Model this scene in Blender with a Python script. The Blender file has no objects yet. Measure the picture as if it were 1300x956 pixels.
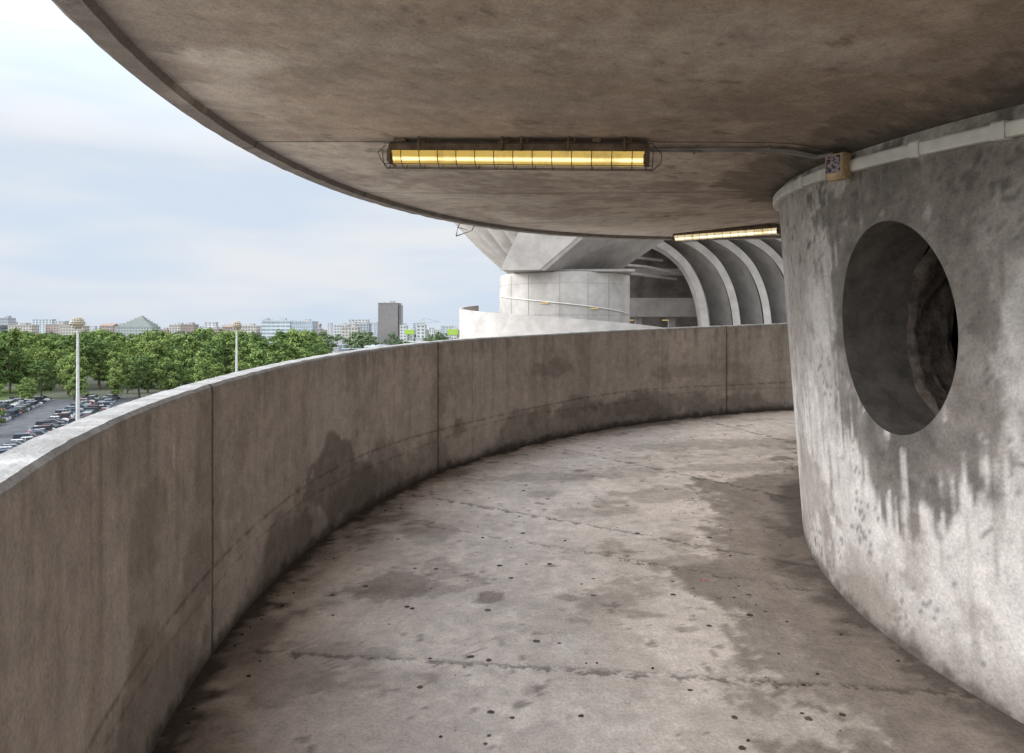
import bpy, bmesh, math, random
import numpy as np
from mathutils import Vector, Matrix, noise as mnoise
random.seed(7)
R=math.radians
scene=bpy.context.scene
CX,CY=4.75,3.48          # axis of the helical ramp tower
GZ=-20.0                 # street level (camera eye = 0)

# ---------------------------------------------------------------- node helper
class Mat:
    def __init__(s,name,rough=0.85,spec=0.25,diffuse=False):
        s.m=bpy.data.materials.new(name); s.m.use_nodes=True
        s.nt=s.m.node_tree; s.b=s.nt.nodes['Principled BSDF']; s._p=None; s.col='Base Color'
        if diffuse:
            s.nt.nodes.remove(s.b); s.b=s.nt.nodes.new('ShaderNodeBsdfDiffuse'); s.col='Color'
            s.nt.links.new(s.b.outputs[0],s.nt.nodes['Material Output'].inputs[0]); return
        s.b.inputs['Roughness'].default_value=rough
        s.b.inputs['Specular IOR Level'].default_value=spec
    def n(s,t): return s.nt.nodes.new(t)
    def put(s,inp,v):
        if isinstance(v,bpy.types.NodeSocket): s.nt.links.new(v,inp)
        elif isinstance(v,(tuple,list)):
            if len(v)==3 and len(inp.default_value)==4: v=tuple(v)+(1,)
            inp.default_value=v
        else: inp.default_value=v
    def setcol(s,c): s.put(s.b.inputs[s.col],c)
    def pos(s):
        if s._p is None: s._p=s.n('ShaderNodeTexCoord')
        return s._p.outputs['Object']
    def uv(s):
        s.pos(); return s._p.outputs['UV']
    def sep(s,v):
        k=s.n('ShaderNodeSeparateXYZ'); s.put(k.inputs[0],v); return k.outputs
    def comb(s,x,y,z=0.0):
        k=s.n('ShaderNodeCombineXYZ')
        for i,q in enumerate((x,y,z)): s.put(k.inputs[i],q)
        return k.outputs[0]
    def math(s,op,a,b=0.0,c=None):
        k=s.n('ShaderNodeMath'); k.operation=op; s.put(k.inputs[0],a); s.put(k.inputs[1],b)
        if c is not None: s.put(k.inputs[2],c)
        return k.outputs[0]
    def noise(s,v,scale,det=3,ro=0.6):
        k=s.n('ShaderNodeTexNoise'); s.put(k.inputs['Vector'],v)
        k.inputs['Scale'].default_value=scale; k.inputs['Detail'].default_value=det
        k.inputs['Roughness'].default_value=ro
        return k.outputs['Fac']
    def vor(s,v,scale):
        k=s.n('ShaderNodeTexVoronoi'); k.feature='F1'; s.put(k.inputs['Vector'],v)
        k.inputs['Scale'].default_value=scale
        return k.outputs['Distance']
    def mr(s,v,a,b,c=0.0,d=1.0):
        k=s.n('ShaderNodeMapRange'); k.clamp=True
        for i,q in enumerate((v,a,b,c,d)): s.put(k.inputs[i],q)
        return k.outputs[0]
    def mix(s,f,a,b,blend='MIX'):
        k=s.n('ShaderNodeMix'); k.data_type='RGBA'; k.blend_type=blend
        s.put(k.inputs[0],f); s.put(k.inputs[6],a); s.put(k.inputs[7],b)
        return k.outputs[2]

def plain(name,col,rough=0.7,spec=0.3,var=0.12,scale=6.0,metal=0.0,det=1):
    m=Mat(name,rough,spec,diffuse=rough>=.85)
    n=m.noise(m.pos(),scale,det,0.65)
    c=m.mix(m.mr(n,0.3,0.7),tuple(k*(1-var) for k in col),tuple(min(1,k*(1+var)) for k in col))
    m.setcol(c); return m.m

# weathered concrete: broad staining stored per vertex, grain / pits / joints in nodes
def concrete(name,lines=(),uvlines=(),hline=None,bump=.3,pit=.6,ldark=.75,sheen=False):
    m=Mat(name,.62,.22,diffuse=not sheen); P=m.pos()
    a=m.n('ShaderNodeVertexColor'); a.layer_name='Col'; c=a.outputs['Color']
    n2=m.noise(P,11,3,0.68); n3=m.noise(P,85,1,0.7)
    f=m.math('MULTIPLY',m.mr(n2,.28,.66,1.10,.84),m.mr(n3,.32,.76,1.06,.80))
    k=m.n('ShaderNodeVectorMath'); k.operation='SCALE'; m.put(k.inputs[0],c); m.put(k.inputs['Scale'],f); c=k.outputs[0]
    pm=m.math('MULTIPLY',m.mr(n3,.73,.78),m.mr(n2,0.50,0.56))
    c=m.mix(m.math('MULTIPLY',pm,pit),c,(0.07,0.06,0.05))
    J=None; x,y,z=m.sep(P); wobn=m.math('SUBTRACT',n2,0.5)
    for (p,q,w,wob,fade) in lines:
        d=Vector((q[0]-p[0],q[1]-p[1])).normalized(); nx,ny=-d.y,d.x; k=nx*p[0]+ny*p[1]
        v=m.math('ADD',m.math('MULTIPLY',x,nx),m.math('MULTIPLY_ADD',y,ny,-k))
        v=m.math('MULTIPLY_ADD',wobn,wob,v); l=m.mr(m.math('ABSOLUTE',v),w*.4,w,1.0,0.0)
        if fade: l=m.math('MULTIPLY',l,m.mr(n2,.42,.56,.15,1))
        J=l if J is None else m.math('MAXIMUM',J,l)
    if uvlines or hline:
        u,v,_=m.sep(m.uv())
        for (uu,w,s) in uvlines:
            d=m.math('ABSOLUTE',m.math('ADD',m.math('SUBTRACT',u,uu),m.math('MULTIPLY',wobn,.03)))
            l=m.mr(d,w*.4,w,s,0.0); J=l if J is None else m.math('MAXIMUM',J,l)
        for (vv,w,s,f) in (hline or ()):
            vw=m.math('ADD',m.math('SUBTRACT',v,vv),m.math('MULTIPLY_ADD',m.math('SINE',m.math('MULTIPLY',u,f)),.02,m.math('MULTIPLY',wobn,.03)))
            l=m.math('MULTIPLY',m.mr(m.math('ABSOLUTE',vw),w*.3,w,s,0.0),m.mr(n2,.40,.58,.25,1)); J=l if J is None else m.math('MAXIMUM',J,l)
    if J is not None: c=m.mix(m.math('MULTIPLY',J,ldark),c,(0.075,0.063,0.053))
    m.setcol(c)
    k=m.n('ShaderNodeBump'); k.inputs['Strength'].default_value=bump; k.inputs['Distance'].default_value=.014
    m.put(k.inputs['Height'],m.noise(P,38,2,.75)); m.nt.links.new(k.outputs[0],m.b.inputs['Normal'])
    return m.m

# ---------------------------------------------------------------- numpy noise
def _h(ix,iy,iz):
    h=(ix*374761393+iy*668265263+iz*1274126177)&0xffffffff
    h=((h^(h>>13))*1103515245)&0xffffffff; h=((h^(h>>16))*374761393)&0xffffffff
    return ((h^(h>>15))&0xffffff)/float(0xffffff)
def vn(P):
    i=np.floor(P).astype(np.int64); f=P-i; u=f*f*f*(f*(f*6-15)+10); r=0
    for dx in(0,1):
        for dy in(0,1):
            for dz in(0,1):
                w=(u[:,0] if dx else 1-u[:,0])*(u[:,1] if dy else 1-u[:,1])*(u[:,2] if dz else 1-u[:,2])
                r=r+w*_h(i[:,0]+dx,i[:,1]+dy,i[:,2]+dz)
    return r-.5
def fbm(P,sc,octv=5,ro=.55,off=0.0):
    P=P*np.array(sc if hasattr(sc,'__len__') else (sc,)*3)+off+31.7; r=0;a=1;t=0
    for k in range(octv):
        r=r+a*vn(P); t+=a*a; P=P*2.03+17.3; a*=ro
    return r/(.19*math.sqrt(t))       # roughly unit variance
def sm(x,a,b):
    t=np.clip((x-a)/(b-a),0,1); return t*t*(3-2*t)
def lerp(C,D,f):
    f=np.asarray(f)[:,None] if np.ndim(f) else f
    return C*(1-f)+np.asarray(D)*f
def blob(u,v,u0,v0,ru,rv,n,k=.35,e0=.8,e1=1.05):
    return 1-sm(np.sqrt(((u-u0)/ru)**2+((v-v0)/rv)**2)+n*k,e0,e1)

# ---------------------------------------------------------------- heights
def table(d):
    xs=sorted(d); fx=np.arange(-20,341,1.0)
    y=np.interp(fx,xs,[d[k] for k in xs])
    k=np.exp(-0.5*(np.arange(-12,13)/5.0)**2); k/=k.sum()
    ys=np.convolve(np.pad(y,12,mode='edge'),k,mode='valid')
    return lambda t: np.interp(t,fx,ys)
top=table({-20:.62,40:.33,70:.21,98:.09,110:.04,122:0,135:-.054,153:-.108,171:-.188,184:-.245,202:-.275,230:-.35,340:-.8})
floor=lambda t: top(t)-1.2
hout=table({-20:1.8,40:1.55,70:1.43,98:1.32,120:1.2,140:1.11,160:1.07,178:1.05,190:1.02,204:.985,230:.92,340:.6})
hin=table({-20:1.75,40:1.5,60:1.42,90:1.27,120:1.17,158:.97,185:.885,199:.85,230:.76,340:.35})
trunk=table({-20:1.6,40:1.35,90:1.1,120:1.02,158:.865,180:.785,200:.705,230:.62,340:.2})
RC=lambda z: 3.10+0.07*z
def ceil_h(t,r):
    k=(r-3.15)/(6.1-3.15); h=hin(t)+(hout(t)-hin(t))*max(k,0)
    if r<3.5: h-=0.06*((3.5-r)/.35)**2
    return h

# ---------------------------------------------------------------- mesh helpers
def newobj(name,verts,faces,mats,parent=None,mids=None,smooth=False,uvs=None):
    me=bpy.data.meshes.new(name); me.from_pydata([tuple(v) for v in verts],[],faces)
    for m in mats: me.materials.append(m)
    if mids: me.polygons.foreach_set('material_index',mids)
    if smooth: me.polygons.foreach_set('use_smooth',[True]*len(faces))
    if uvs:
        l=me.uv_layers.new(name='UVMap'); li=np.zeros(len(me.loops),dtype=np.int32); me.loops.foreach_get('vertex_index',li)
        l.data.foreach_set('uv',np.array(uvs,dtype=np.float32)[li].ravel())
    me.update()
    o=bpy.data.objects.new(name,me); scene.collection.objects.link(o)
    if parent: o.parent=parent
    return o
def fixn(o):
    bm=bmesh.new(); bm.from_mesh(o.data); bmesh.ops.recalc_face_normals(bm,faces=bm.faces); bm.to_mesh(o.data); bm.free()
def paint(o,fn):
    me=o.data; n=len(me.vertices); P=np.zeros(n*3); me.vertices.foreach_get('co',P); P=P.reshape(-1,3)
    C=np.clip(fn(P),.01,.9); a=me.color_attributes.new(name='Col',type='FLOAT_COLOR',domain='POINT')
    a.data.foreach_set('color',np.hstack([C,np.ones((n,1))]).astype(np.float32).ravel())
def polar(P):
    dx=CX-P[:,0]; dy=CY-P[:,1]; ph=np.arctan2(dy,dx); return ph,np.degrees(ph)+180,np.hypot(dx,dy)
def empty(name,loc=(0,0,0)):
    o=bpy.data.objects.new(name,None); o.location=loc; scene.collection.objects.link(o); o.empty_display_size=0.2; return o
def sweep(name,ths,prof,mats,parent=None,cx=CX,cy=CY,closed=True,smooth=False,rref=6.1,full=False):
    if isinstance(ths,tuple): t0,t1,n=ths; ths=[t0+(t1-t0)*i/n for i in range(n+1)]
    V=[];F=[];UV=[];k=None;n=len(ths)-1
    for t in ths:
        p=prof(t); k=len(p); c=math.cos(R(t)); s=math.sin(R(t)); u=R(t-180)*rref
        for q in p:
            V.append((cx+q[0]*c,cy+q[0]*s,q[1])); UV.append((u,q[2] if len(q)>2 else q[1]))
    for i in range(n):
        for j in range(k if closed else k-1):
            a=i*k+j; b=i*k+(j+1)%k; F.append((a,b,b+k,a+k))
    if closed and not full:
        F.append(tuple(range(k))[::-1]); F.append(tuple(n*k+j for j in range(k)))
    o=newobj(name,V,F,mats,parent,None,smooth,UV)
    if closed: fixn(o)
    return o
def box(name,c,s,mat,parent=None,rz=0.0,bev=0.0):
    bm=bmesh.new(); bmesh.ops.create_cube(bm,size=1.0)
    bmesh.ops.scale(bm,vec=s,verts=bm.verts)
    if bev: bmesh.ops.bevel(bm,geom=bm.edges[:],offset=bev,segments=2,affect='EDGES')
    me=bpy.data.meshes.new(name); bm.to_mesh(me); bm.free(); me.materials.append(mat)
    o=bpy.data.objects.new(name,me); o.location=c; o.rotation_euler=(0,0,rz); scene.collection.objects.link(o)
    if parent: o.parent=parent
    return o
def wires(name,polys,r,mat,parent=None,seg=6):
    V=[];F=[]
    for pl in polys:
        pl=[Vector(p) for p in pl]
        base=len(V)
        for i,p in enumerate(pl):
            d=(pl[min(i+1,len(pl)-1)]-pl[max(i-1,0)]).normalized()
            a=d.cross(Vector((0,0,1)))
            if a.length<0.2: a=d.cross(Vector((0,1,0)))
            a.normalize(); b=d.cross(a)
            for k in range(seg):
                w=2*math.pi*k/seg; V.append(p+a*(r*math.cos(w))+b*(r*math.sin(w)))
        for i in range(len(pl)-1):
            for k in range(seg):
                F.append((base+i*seg+k,base+i*seg+(k+1)%seg,base+(i+1)*seg+(k+1)%seg,base+(i+1)*seg+k))
        F.append(tuple(base+k for k in range(seg))[::-1]); F.append(tuple(base+(len(pl)-1)*seg+k for k in range(seg)))
    return newobj(name,V,F,[mat],parent,None,seg>6)

# ---------------------------------------------------------------- weathering of each surface
def c_ceiling(P):
    ph,t,r=polar(P); n=len(P); x,y=P[:,0],P[:,1]
    g1=fbm(P,.7,5,.6); g2=fbm(P,2.2,6,.66,5); g3=fbm(P,12,4,.65,9); gs=fbm(P,(.5,5.0,1),5,.6,3); g5=fbm(P,1.3,7,.7,77)
    C=np.tile((.46,.365,.285),(n,1))
    C=C*(1+.09*g1+.06*g2+.03*g3)[:,None]
    def side(p,q): 
        d=np.array([q[0]-p[0],q[1]-p[1]]); d=d/np.linalg.norm(d); return (x-p[0])*-d[1]+(y-p[1])*d[0]
    s1=side((-1.76,3.9),(1.7,3.25)); s2=side((-1.37,5.4),(1.9,4.9))
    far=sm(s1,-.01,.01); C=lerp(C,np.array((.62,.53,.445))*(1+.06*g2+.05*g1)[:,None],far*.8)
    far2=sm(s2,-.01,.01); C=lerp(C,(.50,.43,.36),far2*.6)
    C=lerp(C,(.31,.24,.185),sm(g2+g3*.25,.4,1.9)*.45)
    C=lerp(C,(.33,.27,.225),sm(g5,.75,.95)*.28); C=lerp(C,(.27,.215,.175),sm(g5+.2*g3,1.35,1.5)*.35)
    C=lerp(C,(.36,.30,.25),sm(gs+.3*g3,.8,2.0)*.40)
    C=lerp(C,(.64,.56,.475),sm(-g1-.3*g3,.9,2.2)*.45)
    C=lerp(C,(.20,.165,.135),sm(g3+g2*.5,2.2,2.7)*.6)
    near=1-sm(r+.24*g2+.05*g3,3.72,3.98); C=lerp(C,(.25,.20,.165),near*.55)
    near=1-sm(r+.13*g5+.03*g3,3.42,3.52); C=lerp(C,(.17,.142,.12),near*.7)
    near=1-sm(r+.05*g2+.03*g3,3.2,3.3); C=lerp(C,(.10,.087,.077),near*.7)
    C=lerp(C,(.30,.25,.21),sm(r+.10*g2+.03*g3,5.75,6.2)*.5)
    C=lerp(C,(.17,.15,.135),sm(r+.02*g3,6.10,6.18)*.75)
    for (x0,y0,rx,ry,s,c) in ((-1.05,2.55,.30,.14,.5,(.7,.62,.53)),(-.2,2.9,.6,.16,.3,(.3,.25,.21)),(1.0,2.6,.6,.25,.35,(.3,.24,.19)),(-1.2,3.0,.25,.25,.35,(.64,.56,.48)),(.9,4.6,.7,.14,.3,(.4,.35,.3)),(-.4,4.6,.6,.12,.3,(.38,.33,.28)),(1.3,4.3,.35,.35,.45,(.3,.26,.22))):
        C=lerp(C,c,blob(x,y,x0,y0,rx,ry,g2,.3,.6,1.2)*s)
    return C
def c_floor(P):
    ph,t,r=polar(P); n=len(P); x,y=P[:,0],P[:,1]
    g1=fbm(P,.9,5,.6); g2=fbm(P,2.0,6,.66,5); g3=fbm(P,10,5,.65,9); g4=fbm(P,5,5,.68,14); g5=fbm(P,1.2,7,.72,51)
    C=np.tile((.69,.60,.525),(n,1)); C=C*(1+.05*g1+.04*g3)[:,None]
    C=lerp(C,(.50,.43,.37),sm(g2+.2*g3,.3,1.9)*.5)
    C=lerp(C,(.44,.375,.32),sm(g5,.8,1.0)*.33)
    C=lerp(C,(.34,.285,.24),sm(g2*.7+g4*.5,1.45,1.7)*.50)
    C=lerp(C,(.76,.69,.62),sm(-g4-.4*g1,.8,2.2)*.5)
    C=lerp(C,(.20,.165,.14),sm(g3+.5*g4,2.2,2.6)*.65)
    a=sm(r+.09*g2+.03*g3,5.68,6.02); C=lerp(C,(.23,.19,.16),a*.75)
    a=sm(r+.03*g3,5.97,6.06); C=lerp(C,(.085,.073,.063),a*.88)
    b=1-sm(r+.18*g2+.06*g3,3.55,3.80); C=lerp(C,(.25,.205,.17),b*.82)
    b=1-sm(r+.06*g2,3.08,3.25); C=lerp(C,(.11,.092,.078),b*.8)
    for (x0,y0,rx,ry,s) in ((-.66,3.74,.26,.20,.65),(1.15,3.95,.45,.24,.6),(-.12,3.62,.08,.065,.85),(.33,3.60,.10,.05,.6),(1.6,4.35,.35,.28,.6),
                            (.62,3.42,.14,.05,.6),(.83,3.27,.09,.04,.6),(2.4,7.2,1.3,.3,.45),(.25,6.0,.7,.18,.4),(-.95,2.9,.3,.25,.5),(1.35,3.0,.42,.6,.72),(1.25,5.4,.5,.18,.5),
                            (.5,5.0,.4,.09,.4),(1.9,6.2,.7,.15,.4),(-.55,4.6,.2,.2,.45),(1.75,5.2,.18,.45,.55)):
        C=lerp(C,(.28,.232,.195),blob(x,y,x0,y0,rx,ry,g4,.26,.75,1.0)*s)
    return C
def c_parapet(P):
    ph,t,r=polar(P); n=len(P); u=ph*6.1; v=P[:,2]-floor(t)
    Q=np.stack([u,v,u*0],1); g1=fbm(Q,(.7,1.0,1),5,.6); g2=fbm(Q,2.4,6,.65,5); g3=fbm(Q,12,4,.65,9); st=fbm(Q,(5,.5,1),5,.62,3); st2=fbm(Q,(16,.8,1),4,.6,8); w=fbm(Q,(1.1,0,1),4,.55,21); g5=fbm(Q,1.6,7,.7,61)
    C=np.tile((.56,.49,.43),(n,1)); C=C*(1+.06*g1+.03*g3)[:,None]
    C=lerp(C,(.39,.34,.295),sm(st+.3*g3,.0,2.1)*.6); C=lerp(C,(.31,.27,.235),sm(st2+.3*g2,.7,2.0)*.45*sm(v,.1,1.1))
    C=lerp(C,(.68,.62,.56),sm(-st-.4*g1,.9,2.2)*.4)
    C=lerp(C,(.34,.295,.255),sm(g5+.1*g3,.75,1.0)*.35)
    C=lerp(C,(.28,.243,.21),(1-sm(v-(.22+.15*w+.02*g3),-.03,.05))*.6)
    for (tt,v0,ru,rv,s) in ((168,.28,.50,.25,.75),(164,.10,.5,.2,.5),(150,.38,.18,.14,.6),(135,.78,.38,.10,.4),(133,.3,.6,.16,.5),(112,.62,.6,.10,.3),(186,.3,.2,.4,.4),(192,.8,.3,.2,.3),(175,.12,.35,.3,.55),(122,.2,.8,.15,.45),(198,.25,.5,.3,.4)):
        C=lerp(C,(.21,.18,.155),blob(u,v,R(tt-180)*6.1,v0,ru,rv,g2,.30,.75,1.05)*s)
    for tt in (184.4,153): C=lerp(C,(.30,.26,.22),(1-sm(np.abs(u-R(tt-180)*6.1)+.03*g2,.02,.22))*.5)
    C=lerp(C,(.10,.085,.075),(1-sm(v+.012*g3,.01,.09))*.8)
    C=lerp(C,(.78,.75,.70),blob(u,v,R(188.6-180)*6.1,.98,.008,.06,g3,.2)*.8)
    cop=sm(v,1.165,1.19); K=np.tile((.44,.42,.395),(n,1))*(1+.08*g3+.07*g2)[:,None]; K=lerp(K,(.25,.235,.22),sm(g2+.5*g3,.7,1.8)*.55)
    C=C*(1-cop[:,None])+K*cop[:,None]
    C=lerp(C,(.35,.31,.275),sm(v,.95,1.16)*(1-cop)*sm(st2+.5*g2,-.3,1.6)*.65)
    return C
UH=R(8.2)*3.08
def c_core(P):
    ph,t,r=polar(P); n=len(P); u=ph*3.08; z=P[:,2]
    Q=np.stack([u,z,u*0],1); g1=fbm(Q,(1,1,1),5,.6); g2=fbm(Q,3.0,6,.66,5); g3=fbm(Q,13,5,.66,9); st=fbm(Q,(9,.9,1),5,.66,3); st2=fbm(Q,(26,1.2,1),5,.66,8); g5=fbm(Q,(2.2,1.6,1),7,.72,33)
    C=np.tile((.72,.67,.625),(n,1)); C=C*(1+.035*g1+.025*g3)[:,None]
    C=lerp(C,(.53,.485,.445),sm(st2+.5*st,.0,2.3)*.5)
    C=lerp(C,(.58,.535,.49),sm(g2,.2,2)*.45)
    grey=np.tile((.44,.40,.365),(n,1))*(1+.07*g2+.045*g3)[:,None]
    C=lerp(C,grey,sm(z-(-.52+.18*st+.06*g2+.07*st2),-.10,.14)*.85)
    C=lerp(C,(.34,.305,.275),sm(g2+.5*st,.2,1.7)*sm(z,-.7,-.2)*.5)
    C=lerp(C,(.28,.25,.225),sm(g5,.55,.75)*sm(z,-.65,-.2)*.45)
    C=lerp(C,(.62,.575,.53),sm(-g2-.4*g3,.7,1.4)*sm(z,-.75,-.3)*.55)
    dk=np.tile((.205,.18,.158),(n,1))*(1+.10*g3+.09*g2)[:,None]
    m=blob(u,z,UH+.03,-.05,.58,.70,g2*.5+st*.55+st2*.40,.20,.80,1.0); C=lerp(C,dk,m*.88)
    m=blob(u,z,UH+.03,0,.44,.56,g2,.10,.8,1.1); C=lerp(C,dk*.8,m*.6)
    m=blob(u,z,UH+.15,.60,.85,.18,g2,.30,.75,1.0); C=lerp(C,dk,m*.88)
    m=blob(u,z,UH+.60,.40,.50,.45,g2*.7+st*.4,.30,.75,1.05); C=lerp(C,dk,m*.65)
    m=blob(u,z,UH-.95,.15,.25,.5,g2*.8+st*.6,.35,.7,1.1); C=lerp(C,(.33,.295,.265),m*.5)
    C=lerp(C,(.62,.58,.535),blob(u,z,UH-.62,.10,.12,.40,g2*.6+st*.8,.4,.6,1.0)*.5)
    C=lerp(C,(.64,.60,.555),blob(u,z,UH+.72,-.15,.2,.35,g2*.5+st*.5,.4,.6,1.0)*.6)
    C=lerp(C,(.72,.68,.635),sm(st2+.4*g2,.8,1.6)*sm(z,-1.05,-.65)*(1-sm(z,-.50,-.15))*.7)
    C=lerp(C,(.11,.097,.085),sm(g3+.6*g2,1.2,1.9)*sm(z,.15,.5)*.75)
    C=lerp(C,(.11,.10,.09),sm(fbm(Q,34,3,.7,40)+.8*g2,2.3,2.8)*.6)
    C=lerp(C,(.40,.36,.32),sm(st2*.8+st*.6,1.4,2.2)*(1-sm(z,-.7,-.4))*.45)
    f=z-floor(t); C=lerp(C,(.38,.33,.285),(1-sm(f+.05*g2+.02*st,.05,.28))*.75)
    C=lerp(C,(.33,.285,.245),blob(u,f,R(-12)*3.08,.25,.35,.5,g2,.4,.6,1.1)*.6); C=lerp(C,(.33,.285,.245),blob(u,f,R(5)*3.08,.15,.5,.28,g2,.4,.6,1.1)*.55)
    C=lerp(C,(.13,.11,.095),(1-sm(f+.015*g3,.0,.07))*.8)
    return C
AR=lambda t:R(t-180)*6.1
M_ceil=concrete('ceiling_concrete',lines=[((-1.76,3.9),(1.7,3.25),.016,.02,0),((-1.37,5.4),(1.9,4.9),.014,.02,0),((-.2,7.2),(2.4,6.5),.013,.02,0)],bump=.3)
M_floor=concrete('floor_concrete',lines=[((-1.24,3.07),(.73,2.86),.03,.22,1),((-.18,5.16),(1.07,4.4),.03,.25,1),((1.1,6.5),(2.18,5.15),.03,.2,1),((-0.9,4.9),(1.4,3.8),.014,.30,1),((2.4,9.0),(3.2,6.2),.03,.2,1)],bump=.4,ldark=.6)
M_par=concrete('parapet_concrete',uvlines=[(AR(184.4),.016,1),(AR(153),.016,1),(AR(147.6),.012,.35),(AR(107.5),.016,1),(AR(118),.01,.3),(AR(215),.016,1)],hline=[(.40,.016,.6,1.3),(.31,.012,.4,1.9)],bump=.3)
M_core=concrete('core_concrete',bump=.25)
def simple(name,col,d=.85,l=1.08,bump=0.0,sc=.9):
    m=Mat(name,diffuse=True); n=m.noise(m.pos(),sc,3,.65); c=m.mix(m.mr(n,.33,.67),tuple(k*d for k in col),tuple(min(.9,k*l) for k in col)); m.setcol(c)
    if bump:
        k=m.n('ShaderNodeBump'); k.inputs['Strength'].default_value=bump; k.inputs['Distance'].default_value=.02; m.put(k.inputs['Height'],n); m.nt.links.new(k.outputs[0],m.b.inputs['Normal'])
    return m.m
M_hole=simple('porthole_concrete',(0.17,0.153,0.137),.7,1.2,.4,9)
M_rough=simple('broken_concrete',(0.12,0.097,0.081),.5,1.3,.6,16)
M_void=simple('shaft_void_darkness',(0.02,0.018,0.016),.8,1.2)  # darkness of the unlit shaft put into the surface colour

# ---------------------------------------------------------------- the ramp
TH=[20+1.5*i for i in range(50)]+[95+.2*i for i in range(675)]+[230+1.5*i for i in range(48)]
def flp(t):
    f=float(floor(t)); return [(2.75+(6.095-2.75)*i/125,f) for i in range(126)]+[(6.095,f-.24),(2.75,f-.24)]
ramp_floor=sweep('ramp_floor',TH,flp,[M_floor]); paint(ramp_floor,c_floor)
def parprof(t):
    f=float(floor(t)); tp=float(top(t))+0.003*mnoise.noise(Vector((t*0.9,0,0)))
    e=0.004*mnoise.noise(Vector((t*1.7,3,0)))
    L=[(6.10,f-.26,-.26),(6.098,f-.01,-.01)]+[(6.09+.0025*mnoise.noise(Vector((t*.35,k*.05,5))),f+.01+1.15*k/52,.01+1.15*k/52) for k in range(53)]
    L+=[(6.09+e,tp-.014,1.186),(6.101+e,tp-.001,1.199),(6.13,tp,1.2),(6.16,tp,1.2),(6.19,tp,1.2),(6.20,tp-.012,1.19),(6.20,f-.26,-.26)]
    return L
ramp_parapet_wall=sweep('ramp_parapet_wall',TH,parprof,[M_par]); paint(ramp_parapet_wall,c_parapet)
RR=[2.7,3.0,3.1]+[3.14+.028*i for i in range(104)]
RR=[r for r in RR if r<6.06]+[6.08]
def ceilprof(t):
    L=[(r,float(ceil_h(t,max(r,3.0)))) for r in RR]
    h=float(hout(t)); e=0.006*mnoise.noise(Vector((t*0.8,7,0)))
    L+=[(6.195,h+.006),(6.205,h-.028+e),(6.285,h-.03+e),(6.31+e,h-.012),(6.31+e,h+.28),(2.7,h+.28)]
    return L
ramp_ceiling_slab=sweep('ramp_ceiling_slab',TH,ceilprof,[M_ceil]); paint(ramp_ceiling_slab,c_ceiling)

# core drum with cut porthole
def frustum(name,angs,zr,mat):
    V=[];F=[];n=len(angs);m=len(zr)
    for z,r in zr:
        for a in angs: V.append((CX+r*math.cos(R(a)),CY+r*math.sin(R(a)),z))
    for j in range(m-1):
        for i in range(n): F.append((j*n+i,j*n+(i+1)%n,(j+1)*n+(i+1)%n,(j+1)*n+i))
    F.append(tuple(range(n))[::-1]); F.append(tuple(range((m-1)*n,m*n)))
    return newobj(name,V,F,[mat])
angs=[140+.36*i for i in range(250)]+[230+2.25*i for i in range(120)]
zs=[-2.6,-2.1]+[-1.9+.021*i for i in range(148)]+[1.6,2.1]
core=frustum('ramp_core_wall',angs,[(z,RC(z)) for z in zs],M_core)
inner=frustum('cut_in',[3*i for i in range(120)],[(-2.3,RC(-2.3)-.38),(1.9,RC(1.9)-.38)],M_void)
core.data.materials.append(M_hole); core.data.materials.append(M_void)
tc=R(188.1); axis=Vector((math.cos(tc),math.sin(tc),0))
hc=Vector((CX,CY,0))+axis*2.9+Vector((0,0,.005)); tang=Vector((-math.sin(tc),math.cos(tc),0))
A_,B_=.365,.475
def holemesh(name,d0,d1,n=96,mat=None):
    V=[];F=[]
    for d in (d0,d1):
        for i in range(n):
            a=2*math.pi*i/n; V.append(hc+axis*d+tang*(A_*math.cos(a))+Vector((0,0,B_*math.sin(a))))
    for i in range(n): F.append((i,(i+1)%n,n+(i+1)%n,n+i))
    F.append(tuple(range(n))[::-1]); F.append(tuple(range(n,2*n)))
    o=newobj(name,V,F,[mat]); fixn(o); return o
hole=holemesh('cut_hole',-1.0,.8,96,M_hole)
fixn(core); fixn(inner)
for c in (inner,hole):
    md=core.modifiers.new('b','BOOLEAN'); md.operation='DIFFERENCE'; md.solver='EXACT'; md.object=c
    try: md.material_mode='TRANSFER'
    except Exception: pass
bpy.context.view_layer.update()
dg=bpy.context.evaluated_depsgraph_get(); me=bpy.data.meshes.new_from_object(core.evaluated_get(dg))
core.modifiers.clear(); core.data=me
for c in (inner,hole): bpy.data.objects.remove(c)
paint(core,c_core)
# rough broken inner lining of the porthole
V=[];F=[];n=140;kk=16
for j in range(kk):
    for i in range(n):
        a=2*math.pi*i/n; d=-0.17-0.24*j/(kk-1)
        p=Vector((math.cos(a)*2,math.sin(a)*2,j*.15))
        s=1.0 if j==0 else 0.92+0.03*mnoise.noise(p)+0.02*mnoise.noise(p*3)+.008*mnoise.noise(p*9)
        V.append(hc+axis*(d+.025*mnoise.noise(p*2.2))+tang*(A_*s*math.cos(a))+Vector((0,0,B_*s*math.sin(a))))
for j in range(kk-1):
    for i in range(n): F.append((j*n+i,j*n+(i+1)%n,(j+1)*n+(i+1)%n,(j+1)*n+i))
lining=newobj('porthole_lining',V,F,[M_rough],core,None,True)

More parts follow.
